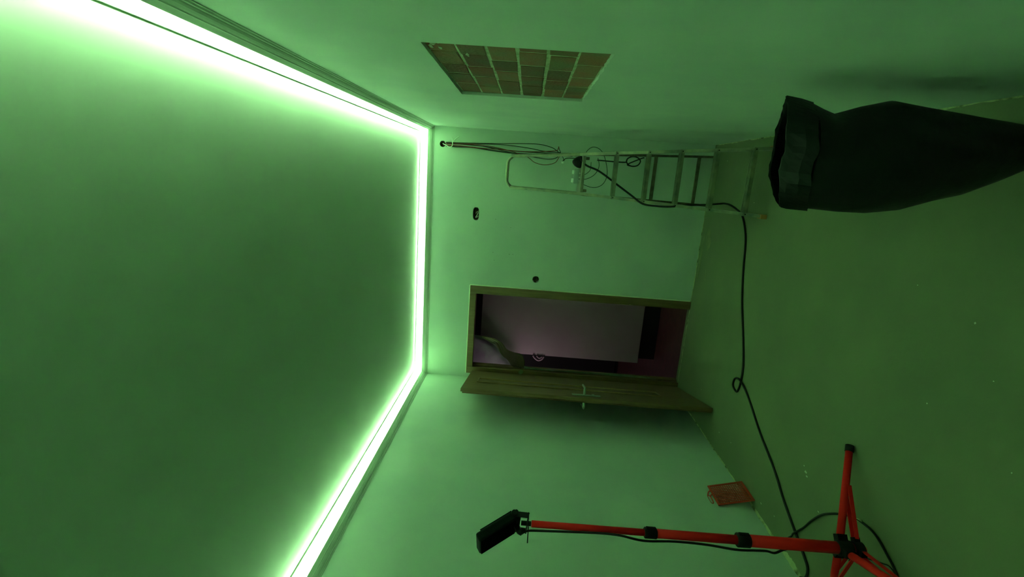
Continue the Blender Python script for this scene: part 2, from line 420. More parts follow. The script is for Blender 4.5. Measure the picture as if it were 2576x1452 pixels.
# wardrobe with a pale front over a recessed plinth
wd = empty('wardrobe', (0.6, 5.3, 0)); tag(wd, 'tall pale-fronted wardrobe in the hall behind the doorway', 'wardrobe')
bm = bmesh.new(); box(bm, (-0.022, 5.125, 0.20), (1.5, 5.75, 1.975), 0.002); obj('carcass', bm, M_darkwood, wd)
bm = bmesh.new(); box(bm, (-0.030, 5.10, 0.195), (0.75, 5.122, 1.975), 0.003); obj('door', bm, M_panel, wd)
bm = bmesh.new(); box(bm, (0.755, 5.10, 0.195), (1.5, 5.122, 1.975), 0.003); obj('door', bm, M_panel, wd)
bm = bmesh.new(); box(bm, (0.0, 5.17, 0.0), (1.48, 5.74, 0.199)); obj('plinth', bm, M_darkwood, wd)
fix(wd)
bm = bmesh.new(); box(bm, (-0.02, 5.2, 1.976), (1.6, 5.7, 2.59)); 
tag(obj('trim_9', bm, M_dark), 'dark block standing in for the shade above the pale wardrobe', 'shade block', kind='structure')  # added block that takes the place of the shade over the wardrobe
cb = empty('hall_cabinet', (-0.6, 7.0, 0)); tag(cb, 'black waist-high cabinet at the end of the hall', 'cabinet')
bm = bmesh.new(); box(bm, (-1.7, 6.90, 0.05), (0.6, 7.28, 1.53), 0.004); obj('carcass', bm, M_darkwood, cb)
bm = bmesh.new(); box(bm, (-1.72, 6.88, 1.531), (0.62, 7.29, 1.56), 0.004); obj('top_board', bm, M_darkwood, cb)
bm = bmesh.new(); box(bm, (-1.66, 6.95, 0.0), (0.56, 7.25, 0.049)); obj('plinth', bm, M_darkwood, cb)
fix(cb)
# white twisted thing hooked on the wardrobe edge
bm = bmesh.new()
tube(bm, [(-0.035, 5.09, 1.37), (-0.06, 5.085, 1.35), (-0.085, 5.085, 1.31), (-0.07, 5.085, 1.27), (-0.04, 5.09, 1.25)], 0.009, 8)
tube(bm, [(-0.035, 5.09, 1.33), (-0.055, 5.082, 1.30), (-0.04, 5.085, 1.27)], 0.008, 8)
tag(obj('hanger_hook', bm, M_panel), 'small pale curled hook on the edge of the wardrobe', 'hook')

# ------------------------------------------------------------------ doorway: casing and open leaf
dr = empty('door_1', (0.48, D, 0)); tag(dr, 'brown wooden door standing open against the left wall, in its frame', 'door', kind='structure')
def casing(lo, hi, nm='casing'):
    b_ = bmesh.new(); box(b_, lo, hi, 0.004); obj(nm, b_, M_wood, dr)
casing((0.838, D - 0.014, 0), (0.912, D - 0.0005, 2.030))
casing((0.044, D - 0.014, 0), (0.112, D - 0.0005, 2.030))
casing((0.1125, D - 0.014, 1.972), (0.8375, D - 0.0005, 2.030))
casing((0.848, D + 0.0, 0), (0.890, D + 0.128, 1.985), 'jamb')
casing((0.065, D + 0.0, 0), (0.104, D + 0.128, 1.985), 'jamb')
casing((0.1045, D + 0.0, 1.978), (0.8475, D + 0.128, 2.010), 'head_jamb')
casing((0.838, D + 0.040, 0), (0.8475, D + 0.10, 1.977), 'door_stop')
casing((0.1045, D + 0.040, 0), (0.115, D + 0.10, 1.977), 'door_stop')
# rough bright plaster bead round the casing
bm = bmesh.new()
def bead(a, b, n):
    a, b = Vector(a), Vector(b)
    pts = [a.lerp(b, i / n) + Vector((random.uniform(-.0015, .0015), 0, random.uniform(-.0015, .0015))) for i in range(n + 1)]
    tube(bm, pts, lambda t: 0.0040 + random.uniform(0, 0.0018), 6, 1)
bead((0.9145, D - 0.001, 0.01), (0.9145, D - 0.001, 2.033), 60)
bead((0.9145, D - 0.001, 2.0335), (0.041, D - 0.001, 2.0335), 30)
obj('plaster_bead', bm, M_bead, dr)
# leaf, hinge at (.085,4.275)
hx, hy = 0.080, 4.275
dv = Vector((0.285 - hx, 3.446 - hy, 0)); LW = dv.length; dv.normalize(); nv = Vector((-dv.y, dv.x, 0))   # nv points to +x side
ML = Matrix((( dv.x, nv.x, 0, hx), (dv.y, nv.y, 0, hy), (0, 0, 1, 0), (0, 0, 0, 1)))
def leafbox(bm, lo, hi, bev=0.0): box(bm, lo, hi, bev, ML)
sgn = 1 if nv.x > 0 else -1
def L(y0, y1):   # depth range measured from visible face backwards (-)
    return (min(sgn * y0, sgn * y1), max(sgn * y0, sgn * y1))
bm = bmesh.new(); y = L(0, -0.026); leafbox(bm, (0, y[0], 0.012), (LW, y[1], 1.972), 0.002)
leaf = obj('door_leaf', bm, M_wood, dr)
bm = bmesh.new(); y = L(-0.0262, -0.040); leafbox(bm, (0.012, y[0], 0.012), (LW - 0.014, y[1], 1.960), 0.002)
obj('rebate', bm, M_wood, leaf)
bm = bmesh.new()      # inset moulding rectangle
px0, px1, pz0, pz1 = 0.395, 0.562, 0.325, 1.870
y = L(0.0, 0.010)
for lo, hi in (((px0, pz0), (px1, pz0 + .008)), ((px0, pz1 - .008), (px1, pz1)), ((px0, pz0 + .0081), (px0 + .008, pz1 - .0081)), ((px1 - .008, pz0 + .0081), (px1, pz1 - .0081))):
    leafbox(bm, (lo[0], y[0], lo[1]), (hi[0], y[1], hi[1]), 0.002)
obj('moulding', bm, M_woodlit, leaf)
bm = bmesh.new(); y = L(0.0, 0.007); leafbox(bm, (LW - 0.116, y[0], 0.865), (LW - 0.074, y[1], 1.092), 0.003)
obj('handle_plate', bm, M_steel, leaf)
def lever(s0, s1):
    b_ = bmesh.new()
    a = ML @ Vector((LW - 0.096, sgn * s0, 0.992)); b = ML @ Vector((LW - 0.096, sgn * s1, 0.992))
    c = ML @ Vector((LW - 0.112, sgn * s1, 0.993)); d = ML @ Vector((LW - 0.215, sgn * s1 * 0.98, 0.993))
    tube(b_, [a, a.lerp(b, .9)], 0.010, 10, 1); tube(b_, [a.lerp(b, .8), b, c, d], 0.0085, 10, 4)
    obj('lever', b_, M_steel, leaf, smooth=True)
lever(0.005, 0.062); lever(-0.040, -0.100)
bm = bmesh.new(); y = L(0.007, 0.016); leafbox(bm, (LW - 0.103, y[0], 0.915), (LW - 0.089, y[1], 0.935), 0.002); obj('key_cylinder', bm, M_steel, leaf)
fix(dr)

# masking film hanging in the doorway
def ribbon(rows, m, name, parent, wob=0.012, sub=5):
    """rows: list of (left point, right point)"""
    A = smooth_path([r[0] for r in rows], 4); B = smooth_path([r[1] for r in rows], 4)
    b_ = bmesh.new(); g = []
    for i, (p, q) in enumerate(zip(A, B)):
        row = []
        for k in range(sub + 1):
            t = k / sub; v = p.lerp(q, t)
            v = v + Vector((random.uniform(-.3, .3) * wob, math.sin(k * 2.1 + i * .8) * wob + random.uniform(-.3, .3) * wob, 0))
            row.append(b_.verts.new(v))
        g.append(row)
    for i in range(len(g) - 1):
        for k in range(sub):
            b_.faces.new((g[i][k], g[i][k + 1], g[i + 1][k + 1], g[i + 1][k]))
    o = obj(name, b_, m, parent, smooth=True)
    md = o.modifiers.new('thickness', 'SOLIDIFY'); md.thickness = 0.0012
    return o
f = empty('masking_film', (0.12, 4.34, 1.2)); tag(f, 'crumpled greenish plastic film pulled aside in the doorway', 'plastic film')
F1 = [((0.395, 4.34, 1.896), (0.415, 4.34, 1.899)), ((0.354, 4.34, 1.81), (0.397, 4.34, 1.774)), ((0.334, 4.34, 1.759), (0.362, 4.34, 1.707)), ((0.249, 4.34, 1.708), (0.302, 4.34, 1.654)), ((0.193, 4.34, 1.646), (0.272, 4.34, 1.575)),
      ((0.135, 4.34, 1.596), (0.257, 4.34, 1.509)), ((0.122, 4.34, 1.543), (0.195, 4.34, 1.473)), ((0.118, 4.34, 1.512), (0.132, 4.34, 1.468))]
F2 = [((0.118, 4.328, 1.474), (0.150, 4.328, 1.477)), ((0.118, 4.328, 1.40), (0.134, 4.328, 1.372)), ((0.118, 4.328, 1.157), (0.130, 4.328, 1.16)), ((0.118, 4.328, 0.774), (0.136, 4.328, 0.777)), ((0.118, 4.328, 0.391), (0.142, 4.328, 0.396)), ((0.118, 4.328, 0.201), (0.124, 4.328, 0.241))]
ribbon(F1, M_film, 'gathered_sheet', f, 0.005, 9)
ribbon(F2, M_filmedge, 'hanging_edge', f, 0.003)
ribbon([((0.098, 4.288, 1.530), (0.126, 4.292, 1.500)), ((0.078, 4.286, 1.520), (0.100, 4.288, 1.480)), ((0.055, 4.286, 1.522), (0.066, 4.286, 1.505))], M_patch, 'torn_corner', f, 0.002)
fix(f)

# pale sheet hanging in the hall, its lower edge running aslant
hs = [((0.206, 4.95, 2.599), (0.206, 4.95, 1.965)), ((0.155, 4.95, 2.599), (0.155, 4.95, 1.904)), ((0.115, 4.95, 2.599), (0.115, 4.95, 1.823)), ((0.056, 4.95, 2.599), (0.056, 4.95, 1.754)), ((-0.013, 4.95, 2.599), (-0.013, 4.95, 1.693)), ((-0.091, 4.95, 2.599), (-0.091, 4.95, 1.626)), ((-0.160, 4.95, 2.599), (-0.160, 4.95, 1.551)), ((-0.253, 4.95, 2.599), (-0.253, 4.95, 1.526))]
bm = bmesh.new(); prev = None
for i, (a, b) in enumerate(hs):
    col = [bm.verts.new(Vector(a).lerp(Vector(b), k / 6) + Vector((0, 0.006 * math.sin(k * 1.9 + i * 1.1), 0))) for k in range(7)]
    if prev:
        for k in range(6): bm.faces.new((prev[k], prev[k + 1], col[k + 1], col[k]))
    prev = col
sh = tag(obj('dust_sheet', bm, M_sheet, smooth=True), 'pale crumpled sheet in the upper left corner of the doorway', 'dust sheet')
md = sh.modifiers.new('thickness', 'SOLIDIFY'); md.thickness = 0.002

# ------------------------------------------------------------------ stepladder
S = 0.35
def lp(z): return 3.22 + S * z                       # y of the front frame at height z
def xr(z): return 2.208 - 0.083 * z if z < 1.2 else 2.108 - 0.075 * (z - 1.2)
def xl(z): return 1.776 + 0.045 * z if z < 1.2 else 1.830 + 0.012 * (z - 1.2)
lad = empty('stepladder', (2.0, 3.6, 0)); tag(lad, 'aluminium stepladder with a tall hoop handle standing open in the corner', 'ladder')
nf = Vector((0, -1, S)).normalized()
bm = bmesh.new()
bar(bm, (xr(0.03), lp(0.03), 0.03), (xr(1.2), lp(1.2), 1.2), 0.020, 0.042, nf)
obj('stile', bm, M_alu, lad)
bm = bmesh.new()
bar(bm, (xl(0.03), lp(0.03), 0.03), (xl(1.2), lp(1.2), 1.2), 0.020, 0.042, nf)
obj('stile', bm, M_alu, lad)
# hoop handle
zt = 1.735; R = 0.055
pts = [(xr(1.16), lp(1.16), 1.16), (xr(1.4), lp(1.4), 1.4), (xr(zt - R), lp(zt - R), zt - R)]
for a in (25, 50, 70, 90):
    c, s = math.cos(math.radians(a)), math.sin(math.radians(a))
    z = zt - R + R * s; pts.append((xr(zt) - R + R * c, lp(z), z))
for a in (90, 110, 130, 155):
    c, s = math.cos(math.radians(a)), math.sin(math.radians(a))
    z = zt - R + R * s; pts.append((xl(zt) + R + R * c, lp(z), z))
pts += [(xl(zt - R), lp(zt - R), zt - R), (xl(1.4), lp(1.4), 1.4), (xl(1.16), lp(1.16), 1.16)]
bm = bmesh.new(); tube(bm, pts, 0.0125, 12, 3); obj('hoop_handle', bm, M_alu, lad, smooth=True)
for z in (0.138, 0.346, 0.556, 0.757, 0.965):
    bm = bmesh.new()
    y = lp(z)
    box(bm, (xl(z) - 0.012, y - 0.026, z - 0.004), (xr(z) + 0.012, y + 0.022, z), 0.0)
    box(bm, (xl(z) - 0.012, y - 0.026, z - 0.026), (xr(z) + 0.012, y - 0.022, z - 0.0041), 0.0)
    box(bm, (xl(z) - 0.012, y + 0.018, z - 0.026), (xr(z) + 0.012, y + 0.022, z - 0.0041), 0.0)
    for k in range(3):
        box(bm, (xl(z), y - 0.019 + k * 0.014, z + 0.0001), (xr(z), y - 0.014 + k * 0.014, z + 0.0025))
    tr = obj('tread', bm, M_alu, lad)
    for xx in (xl(z), xr(z)):
        bm = bmesh.new()
        bmesh.ops.create_cone(bm, cap_ends=True, segments=10, radius1=0.0042, radius2=0.0035, depth=0.006,
                              matrix=Matrix.Translation((xx, lp(z) - 0.029, z - 0.013)) @ Matrix.Rotation(math.pi / 2, 4, 'X'))
        obj('rivet', bm, M_black, tr)
zp = 1.185
bm = bmesh.new(); box(bm, (1.838, lp(zp) - 0.03, zp - 0.024), (2.096, lp(zp) + 0.20, zp), 0.004)
pf = obj('platform', bm, M_alu, lad)
bm = bmesh.new(); box(bm, (1.842, lp(zp) - 0.02, zp - 0.050), (1.862, lp(zp) + 0.03, zp - 0.0245), 0.002); obj('hinge', bm, M_alud, pf)
bm = bmesh.new(); box(bm, (2.072, lp(zp) - 0.02, zp - 0.050), (2.092, lp(zp) + 0.03, zp - 0.0245), 0.002)
obj('hinge', bm, M_alud, pf)
# rear frame
def rp(x, z):
    t = z / 1.15; return (x, 4.235 + (3.78 - 4.235) * t, z)
for x0, x1 in ((2.190, 2.118), (1.786, 1.818)):
    bm = bmesh.new(); bar(bm, rp(x0, 0.022), rp(x1, 1.150), 0.018, 0.024, (0, -1, -0.4)); obj('rear_leg', bm, M_alud, lad)
for z in (0.170, 0.562):
    t = z / 1.15; bm = bmesh.new(); bar(bm, rp(2.19 - .072 * t, z), rp(1.786 + .032 * t, z), 0.016, 0.026, (0, 0, 1)); obj('crossbar', bm, M_alud, lad)
for x in (xr(0), xl(0)):
    bm = bmesh.new(); box(bm, (x - 0.014, 3.200, 0.0), (x + 0.014, 3.256, 0.040), 0.003); obj('foot_cap', bm, M_foot, lad)
for x in (2.190, 1.786):
    bm = bmesh.new(); box(bm, (x - 0.013, 4.215, 0.0), (x + 0.013, 4.250, 0.024), 0.002); obj('foot_cap', bm, M_black, lad)
fix(lad)

# things on the ladder's platform
bx = empty('junction_box', (1.95, 3.70, zp)); tag(bx, 'grey-green box with two pale caps on the ladder platform', 'electrical box')
bm = bmesh.new(); box(bm, (1.897, 3.665, zp + 0.010), (2.006, 3.735, zp + 0.046), 0.004); obj('body', bm, M_white, bx)
for x in (1.905, 1.965):
    bm = bmesh.new(); box(bm, (x, 3.675, zp + 0.0465), (x + 0.030, 3.725, zp + 0.060), 0.003); obj('cap', bm, M_cap, bx)
for x in (1.920, 1.945, 1.975):
    bm = bmesh.new(); bmesh.ops.create_cone(bm, cap_ends=True, segments=8, radius1=0.005, radius2=0.005, depth=0.0098, matrix=Matrix.Translation((x, 3.675, zp + 0.005)))
    obj('foot', bm, M_cap, bx)
    bm = bmesh.new(); bmesh.ops.create_cone(bm, cap_ends=True, segments=8, radius1=0.005, radius2=0.005, depth=0.0098, matrix=Matrix.Translation((x, 3.725, zp + 0.005)))
    obj('foot', bm, M_cap, bx)
fix(bx)
bm = bmesh.new()
prof = [(0.0, 0.0), (0.043, 0.0), (0.044, 0.012), (0.040, 0.028), (0.030, 0.046), (0.016, 0.060), (0.006, 0.066), (0.0, 0.067)]
rings = []
for r, z in prof[1:-1]:
    rings.append([bm.verts.new((2.055 + r * math.cos(a), 3.70 + r * math.sin(a), zp + z)) for a in [2 * math.pi * k / 20 for k in range(20)]])
for a, b in zip(rings[:-1], rings[1:]):
    for k in range(20): bm.faces.new((a[k], a[(k + 1) % 20], b[(k + 1) % 20], b[k]))
bm.faces.new(rings[0][::-1]); bm.faces.new(rings[-1])
tag(obj('rubber_cup', bm, M_black, smooth=True), 'small black dome-shaped cup at the end of the ladder platform', 'cup')

# ------------------------------------------------------------------ cables
def cable(name, paths, r, m, label, group=None, segs=6, n=6, cat='cable'):
    b_ = bmesh.new()
    for p_ in paths: tube(b_, p_, r, segs, n)
    o = obj(name, b_, m, smooth=True); tag(o, label, cat, group); return o
zf = 0.0070
c1 = [(2.1, 3.66, 1.196), (2.068, 3.645, 1.190), (2.030, 3.60, 1.150), (1.998, 3.60, 1.06), (1.915, 3.56, 0.93), (1.843, 3.50, 0.824), (1.797, 3.40, 0.765), (1.789, 3.375, 0.676),
      (1.792, 3.372, 0.579), (1.805, 3.50, 0.420), (1.808, 3.72, 0.24), (1.813, 3.88, 0.10), (1.821, 3.93, 0.02), (1.824, 3.90, zf), (1.819, 3.801, zf), (1.795, 3.667, zf),
      (1.752, 3.546, zf), (1.608, 3.434, zf), (1.389, 3.381, zf), (1.175, 3.311, zf), (0.949, 3.197, zf), (0.774, 3.124, zf), (0.661, 3.114, zf),
      (0.600, 3.125, zf), (0.568, 3.15, zf), (0.585, 3.214, zf), (0.640, 3.205, zf), (0.672, 3.13, zf + .011), (0.660, 3.08, zf + .006), (0.609, 2.976, zf), (0.476, 2.754, zf), (0.37, 2.538, zf), (0.271, 2.387, zf),
      (0.187, 2.232, zf), (0.139, 2.141, zf), (0.104, 2.088, zf), (0.050, 2.085, zf), (0.015, 2.12, zf)]
cable('extension_cable', [c1], 0.0068, M_cable, 'long black cable from the ladder platform across the floor with one small loop', segs=8)
wires = [
 ('w', [(2.163, 4.33, 2.335), (2.163, 4.293, 2.27), (2.165, 4.288, 2.17), (2.18, 4.286, 1.861), (2.198, 4.284, 1.538), (2.181, 4.282, 1.401), (2.152, 4.28, 1.341), (2.122, 4.28, 1.304)], .0022, 0, 'outermost dark wire bowing towards the right wall below the hole'),
 ('w', [(2.156, 4.33, 2.330), (2.158, 4.290, 2.25), (2.161, 4.281, 2.101), (2.173, 4.274, 1.809), (2.159, 4.269, 1.586), (2.142, 4.269, 1.449), (2.141, 4.269, 1.313)], .0022, 0, 'dark wire hanging just inside the outermost one'),
 ('w', [(2.133, 4.33, 2.328), (2.132, 4.290, 2.27), (2.131, 4.284, 2.203), (2.134, 4.28, 2.065), (2.119, 4.276, 1.892), (2.109, 4.271, 1.685), (2.115, 4.269, 1.412), (2.119, 4.269, 1.208)], .0040, 0, 'thickest black cable of the bundle under the wall hole'),
 ('w', [(2.14, 4.33, 2.330), (2.139, 4.279, 2.26), (2.139, 4.27, 2.169), (2.133, 4.265, 2.03), (2.130, 4.26, 1.79), (2.129, 4.258, 1.584), (2.151, 4.258, 1.364), (2.172, 4.258, 1.336), (2.189, 4.258, 1.331)], .0022, 1, 'red-brown wire ending in a short hook beside the ladder handle'),
 ('w', [(2.153, 4.33, 2.330), (2.154, 4.285, 2.25), (2.152, 4.274, 2.117), (2.146, 4.268, 1.928), (2.127, 4.262, 1.721), (2.129, 4.26, 1.345), (2.121, 4.26, 1.175)], .0026, 0, 'middle dark wire running down behind the ladder handle'),
 ('w', [(2.159, 4.33, 2.330), (2.158, 4.282, 2.25), (2.152, 4.268, 2.031), (2.131, 4.262, 1.858), (2.108, 4.255, 1.702), (2.098, 4.250, 1.616), (2.085, 4.248, 1.512), (2.079, 4.248, 1.409), (2.096, 4.248, 1.343), (2.135, 4.248, 1.312)], .0022, 0, 'dark wire making the flatter loop left of the ladder handle'),
 ('w', [(2.149, 4.33, 2.330), (2.150, 4.276, 2.25), (2.159, 4.26, 2.032), (2.140, 4.25, 1.824), (2.091, 4.240, 1.609), (2.044, 4.238, 1.526), (2.03, 4.238, 1.439), (2.052, 4.238, 1.356), (2.097, 4.238, 1.326), (2.128, 4.238, 1.311)], .0018, 1, 'thin red wire making the deepest loop left of the ladder handle'),
 ('w', [(2.189, 4.275, 1.334), (2.16, 4.275, 1.321), (2.128, 4.275, 1.305), (2.091, 4.275, 1.281), (2.067, 4.275, 1.289)], .0022, 0, 'short kinked wire crossing behind the ladder handle'),
 ('w', [(2.074, 4.262, 1.279), (2.091, 4.262, 1.27), (2.1, 4.262, 1.241), (2.1, 4.250, 1.189)], .0028, 0, 'short black wire above the ladder platform cup'),
]
for i, (nm, p_, r, c, lb) in enumerate(wires):
    cable('wire', [p_], r * 1.35, M_redwire if c else M_wire, lb, 'wires hanging from the hole in the end wall', 6, 6, 'wire')
bm = bmesh.new(); box(bm, (2.052, 4.256, 1.279), (2.070, 4.268, 1.298), 0.002)
tag(obj('wire_connector', bm, M_cap), 'small white terminal on the end of a short wire', 'connector')
cable('tie_cord', [[(2.149, 4.315, 2.332), (2.138, 4.282, 2.303), (2.124, 4.272, 2.268), (2.135, 4.268, 2.244), (2.165, 4.270, 2.242), (2.204, 4.280, 2.251)],
                   [(2.160, 4.272, 2.246), (2.193, 4.278, 2.219), (2.217, 4.28, 2.189)]], 0.0034, M_cord, 'pale cord knotted round the wires just below the wall hole', cat='cord')
cable('wire', [[(1.949, 3.75, 1.182), (1.960, 3.768, 1.16), (1.980, 3.775, 1.125), (2.010, 3.775, 1.103), (2.063, 3.775, 1.103)]], .0020, M_wire, 'smallest thin wire loop under the ladder platform', 'wire loops under the ladder platform', cat='wire')
cable('wire', [[(1.931, 3.79, 1.187), (1.931, 3.842, 1.165), (1.940, 3.85, 1.11), (1.978, 3.85, 1.055), (2.040, 3.85, 1.03), (2.10, 3.85, 1.045)]], .0022, M_wire, 'middle thin wire loop under the ladder platform', 'wire loops under the ladder platform', cat='wire')
cable('wire', [[(1.907, 3.80, 1.187), (1.905, 3.86, 1.170), (1.875, 3.87, 1.06), (1.905, 3.87, 0.985), (1.985, 3.87, 0.958), (2.094, 3.87, 0.985), (2.160, 3.87, 1.027), (2.180, 3.87, 1.085), (2.150, 3.87, 1.13), (2.09, 3.87, 1.155)]], .0022, M_wire, 'widest thin wire loop reaching past the right ladder stile', 'wire loops under the ladder platform', cat='wire')
coil = []
for i in range(44):
    a = 2 * math.pi * i / 11; k = 1 + 0.12 * math.sin(i * 0.57)
    coil.append((2.105 + 0.040 * k * math.sin(a), 4.262 + 0.007 * math.sin(i * 2.3), 0.688 + 0.058 * k * math.cos(a)))
cable('coiled_cable', [[(2.1, 4.262, 0.995), (2.097, 4.262, 0.86), (2.098, 4.262, 0.765)] + coil + [(2.14, 4.262, 0.62), (2.145, 4.262, 0.60)]], 0.0050, M_cable, 'black cable hanging coiled into a ring behind the ladder', segs=6, n=4)

# ------------------------------------------------------------------ red tripod work-light stand
hub = Vector((0.518, 1.745, 0.141)); F1 = Vector((0.836, 2.006, 0.012))
st = empty('lamp_stand', (hub.x, hub.y, 0)); tag(st, 'red tripod stand near the left wall carrying the black work lamp', 'lamp stand')
top = Vector((0.506, 1.745, 1.441))
def on(z): return hub.lerp(top, (z - hub.z) / (top.z - hub.z))
for z0, z1, r in ((0.10, 0.545, 0.0238), (0.545, 0.935, 0.0182), (0.935, 1.438, 0.0138)):
    bm = bmesh.new(); tube(bm, [on(z0), on(z1)], r, 20, 1); obj('pole_section', bm, M_red, st, smooth=False)
    for f_ in bpy.data.objects[-1:] : pass
for zc_, r, hh in ((0.552, 0.0285, 0.027), (0.938, 0.0225, 0.026)):
    bm = bmesh.new()
    tube(bm, [on(zc_ - hh), on(zc_ - hh * .9), on(zc_ + hh * .9), on(zc_ + hh)], lambda t: r if 0.1 < t < 0.9 else r - 0.004, 20, 1)
    p_ = on(zc_); box(bm, (p_.x + r * .6, p_.y - 0.008, p_.z - hh * .8), (p_.x + r + 0.004, p_.y + 0.008, p_.z + hh * .8), 0.002)
    obj('clamp_collar', bm, M_black, st)
bm = bmesh.new(); tube(bm, [on(0.105), on(0.110), on(0.158), on(0.165)], lambda t: 0.031 if 0.1 < t < .9 else 0.027, 20, 1)
vecs = []
for a in (0, 120, 240):
    v = Matrix.Rotation(math.radians(a), 3, 'Z') @ Vector((F1.x - hub.x, F1.y - hub.y, 0)); vecs.append(v)
    u = v.normalized(); bar(bm, on(0.140) + u * 0.022, on(0.140) + u * 0.052, 0.030, 0.040)
hb = obj('leg_collar', bm, M_black, st)
bm = bmesh.new(); tube(bm, [on(0.062), on(0.100)], 0.029, 20, 1)
for v in vecs:
    u = v.normalized(); bar(bm, on(0.08) + u * 0.020, on(0.08) + u * 0.044, 0.024, 0.024)
obj('brace_collar', bm, M_black, st)
bm = bmesh.new(); tube(bm, [on(0.050), on(0.11)], 0.0150, 16, 1); obj('inner_tube', bm, M_red, st)
for i, v in enumerate(vecs):
    u = v.normalized(); n_ = v.length
    a = on(0.142) + u * 0.040; b = Vector((hub.x, hub.y, 0)) + v + Vector((0, 0, 0.018))
    bm = bmesh.new(); tube(bm, [a, a.lerp(b, 0.95)], 0.0148, 16, 1); lg = obj('leg', bm, M_red, st)
    bm = bmesh.new(); tube(bm, [a.lerp(b, 0.951), b + (b - a).normalized() * 0.010], 0.0172, 16, 1); obj('rubber_foot', bm, M_black, lg)
    m_ = a.lerp(b, 0.56)
    for s_ in (-1, 1):
        side = Vector((-u.y, u.x, 0)) * 0.012 * s_
        bm = bmesh.new(); bar(bm, on(0.08) + u * 0.038 + side, m_ + side * 1.35 - Vector((0, 0, 0.006)), 0.004, 0.016); obj('brace', bm, M_red, st)
fix(st)
for o in bpy.data.objects:
    if o.type == 'MESH' and o.name.split('.')[0] in ('pole_section', 'leg', 'inner_tube', 'rubber_foot', 'clamp_collar'):
        for pl in o.data.polygons: pl.use_smooth = len(pl.vertices) == 4
        o.data.update()

# work lamp on the stand
az = Vector((-0.53, -0.85, 0)).normalized()
n_l = (az * 0.82 + Vector((0, 0, -0.57))).normalized(); L_l = (az * 0.57 + Vector((0, 0, 0.82))).normalized(); w_l = L_l.cross(n_l).normalized()
cen = Vector((0.453, 1.745, 1.574))
MH = Matrix((( w_l.x, L_l.x, n_l.x, cen.x), (w_l.y, L_l.y, n_l.y, cen.y), (w_l.z, L_l.z, n_l.z, cen.z), (0, 0, 0, 1)))
lamp = empty('work_lamp', tuple(cen)); tag(lamp, 'black flat floodlight tilted downwards on top of the red stand', 'lamp')
bm = bmesh.new(); box(bm, (-0.085, -0.100, -0.020), (0.085, 0.100, 0.018), 0.008, MH); bd = obj('housing', bm, M_housing, lamp)
bm = bmesh.new(); box(bm, (-0.080, -0.072, 0.0182), (0.080, 0.095, 0.0205), 0.001, MH); obj('front_glass', bm, M_glass, bd)
bm = bmesh.new()
for k in range(9): box(bm, (-0.075 + k * .018, -0.075, -0.027), (-0.072 + k * .018, 0.075, -0.0202), 0, MH)
obj('cooling_fins', bm, M_housing, bd)
# yoke
bm = bmesh.new()
for s_ in (-1, 1):
    p0 = MH @ Vector((s_ * 0.092, -0.075, -0.004)); p1 = Vector((top.x, top.y, 1.456)) + w_l * s_ * 0.092
    bar(bm, p0, p1, 0.004, 0.022, w_l.cross(p1 - p0))
p0 = Vector((top.x, top.y, 1.456)) - w_l * 0.094; p1 = Vector((top.x, top.y, 1.456)) + w_l * 0.094
bar(bm, p0, p1, 0.024, 0.004)
yk = obj('yoke', bm, M_black, lamp)
bm = bmesh.new(); tube(bm, [(top.x, top.y, 1.440), (top.x, top.y, 1.482)], 0.010, 12, 1); obj('fixing_screw', bm, M_black, yk)
bm = bmesh.new(); bar(bm, (top.x - 0.012, top.y, 1.450), (top.x - 0.085, top.y - 0.01, 1.449), 0.012, 0.004); obj('wing_lever', bm, M_black, yk)
for s_ in (-1, 1):
    bm = bmesh.new(); a = MH @ Vector((s_ * 0.094, -0.075, -0.004)); tube(bm, [a, a + w_l * s_ * 0.016], 0.011, 12, 1); obj('knob', bm, M_black, yk)
bm = bmesh.new(); a = MH @ Vector((-0.05, -0.085, -0.022)); b = Vector((0.490, 1.722, 1.470))
box(bm, (-0.045, -0.100, -0.040), (0.005, -0.050, -0.0225), 0.004, MH); obj('terminal_box', bm, M_black, bd)
bm = bmesh.new(); tube(bm, [MH @ Vector((-0.02, -0.090, -0.030)), Vector((0.482, 1.722, 1.487)), Vector((0.490, 1.722, 1.462))], lambda t: 0.0125 if t < 0.75 else 0.008, 12, 4); obj('cable_gland', bm, M_black, bd, smooth=True)
fix(lamp)
lc = [tuple(MH @ Vector((-0.02, -0.098, -0.032))), (0.483, 1.722, 1.487), (0.491, 1.722, 1.441), (0.500, 1.720, 1.335), (0.507, 1.722, 1.17), (0.507, 1.720, 1.072), (0.498, 1.712, 0.972), (0.503, 1.717, 0.841), (0.502, 1.715, 0.71),
      (0.495, 1.710, 0.595), (0.497, 1.712, 0.515), (0.500, 1.711, 0.468), (0.483, 1.724, 0.425), (0.478, 1.752, 0.375), (0.455, 1.80, 0.30), (0.40, 1.88, 0.19), (0.24, 2.10, 0.05), (0.10, 2.285, zf), (0.150, 2.258, zf), (0.187, 2.232, zf + .0115), (0.260, 2.187, zf), (0.341, 2.142, zf), (0.419, 2.086, zf), (0.474, 2.027, zf), (0.517, 1.968, zf),
      (0.555, 1.898, zf), (0.574, 1.839, zf), (0.579, 1.768, zf), (0.552, 1.69, zf), (0.512, 1.618, zf), (0.40, 1.50, zf), (0.2, 1.40, zf)]
cable('lamp_cable', [lc], 0.0048, M_cable, 'black cable running down the red stand and curling over the floor', segs=8)
cable('thin_cord', [[(0.36, 1.862, .0035), (0.385, 1.85, .0035), (0.41, 1.82, .0035), (0.447, 1.782, .0035), (0.495, 1.704, .0035), (0.515, 1.66, .0035), (0.50, 1.6, .0035)]], 0.0028, M_cable, 'thin dark cord on the floor under the tripod legs', cat='cord')
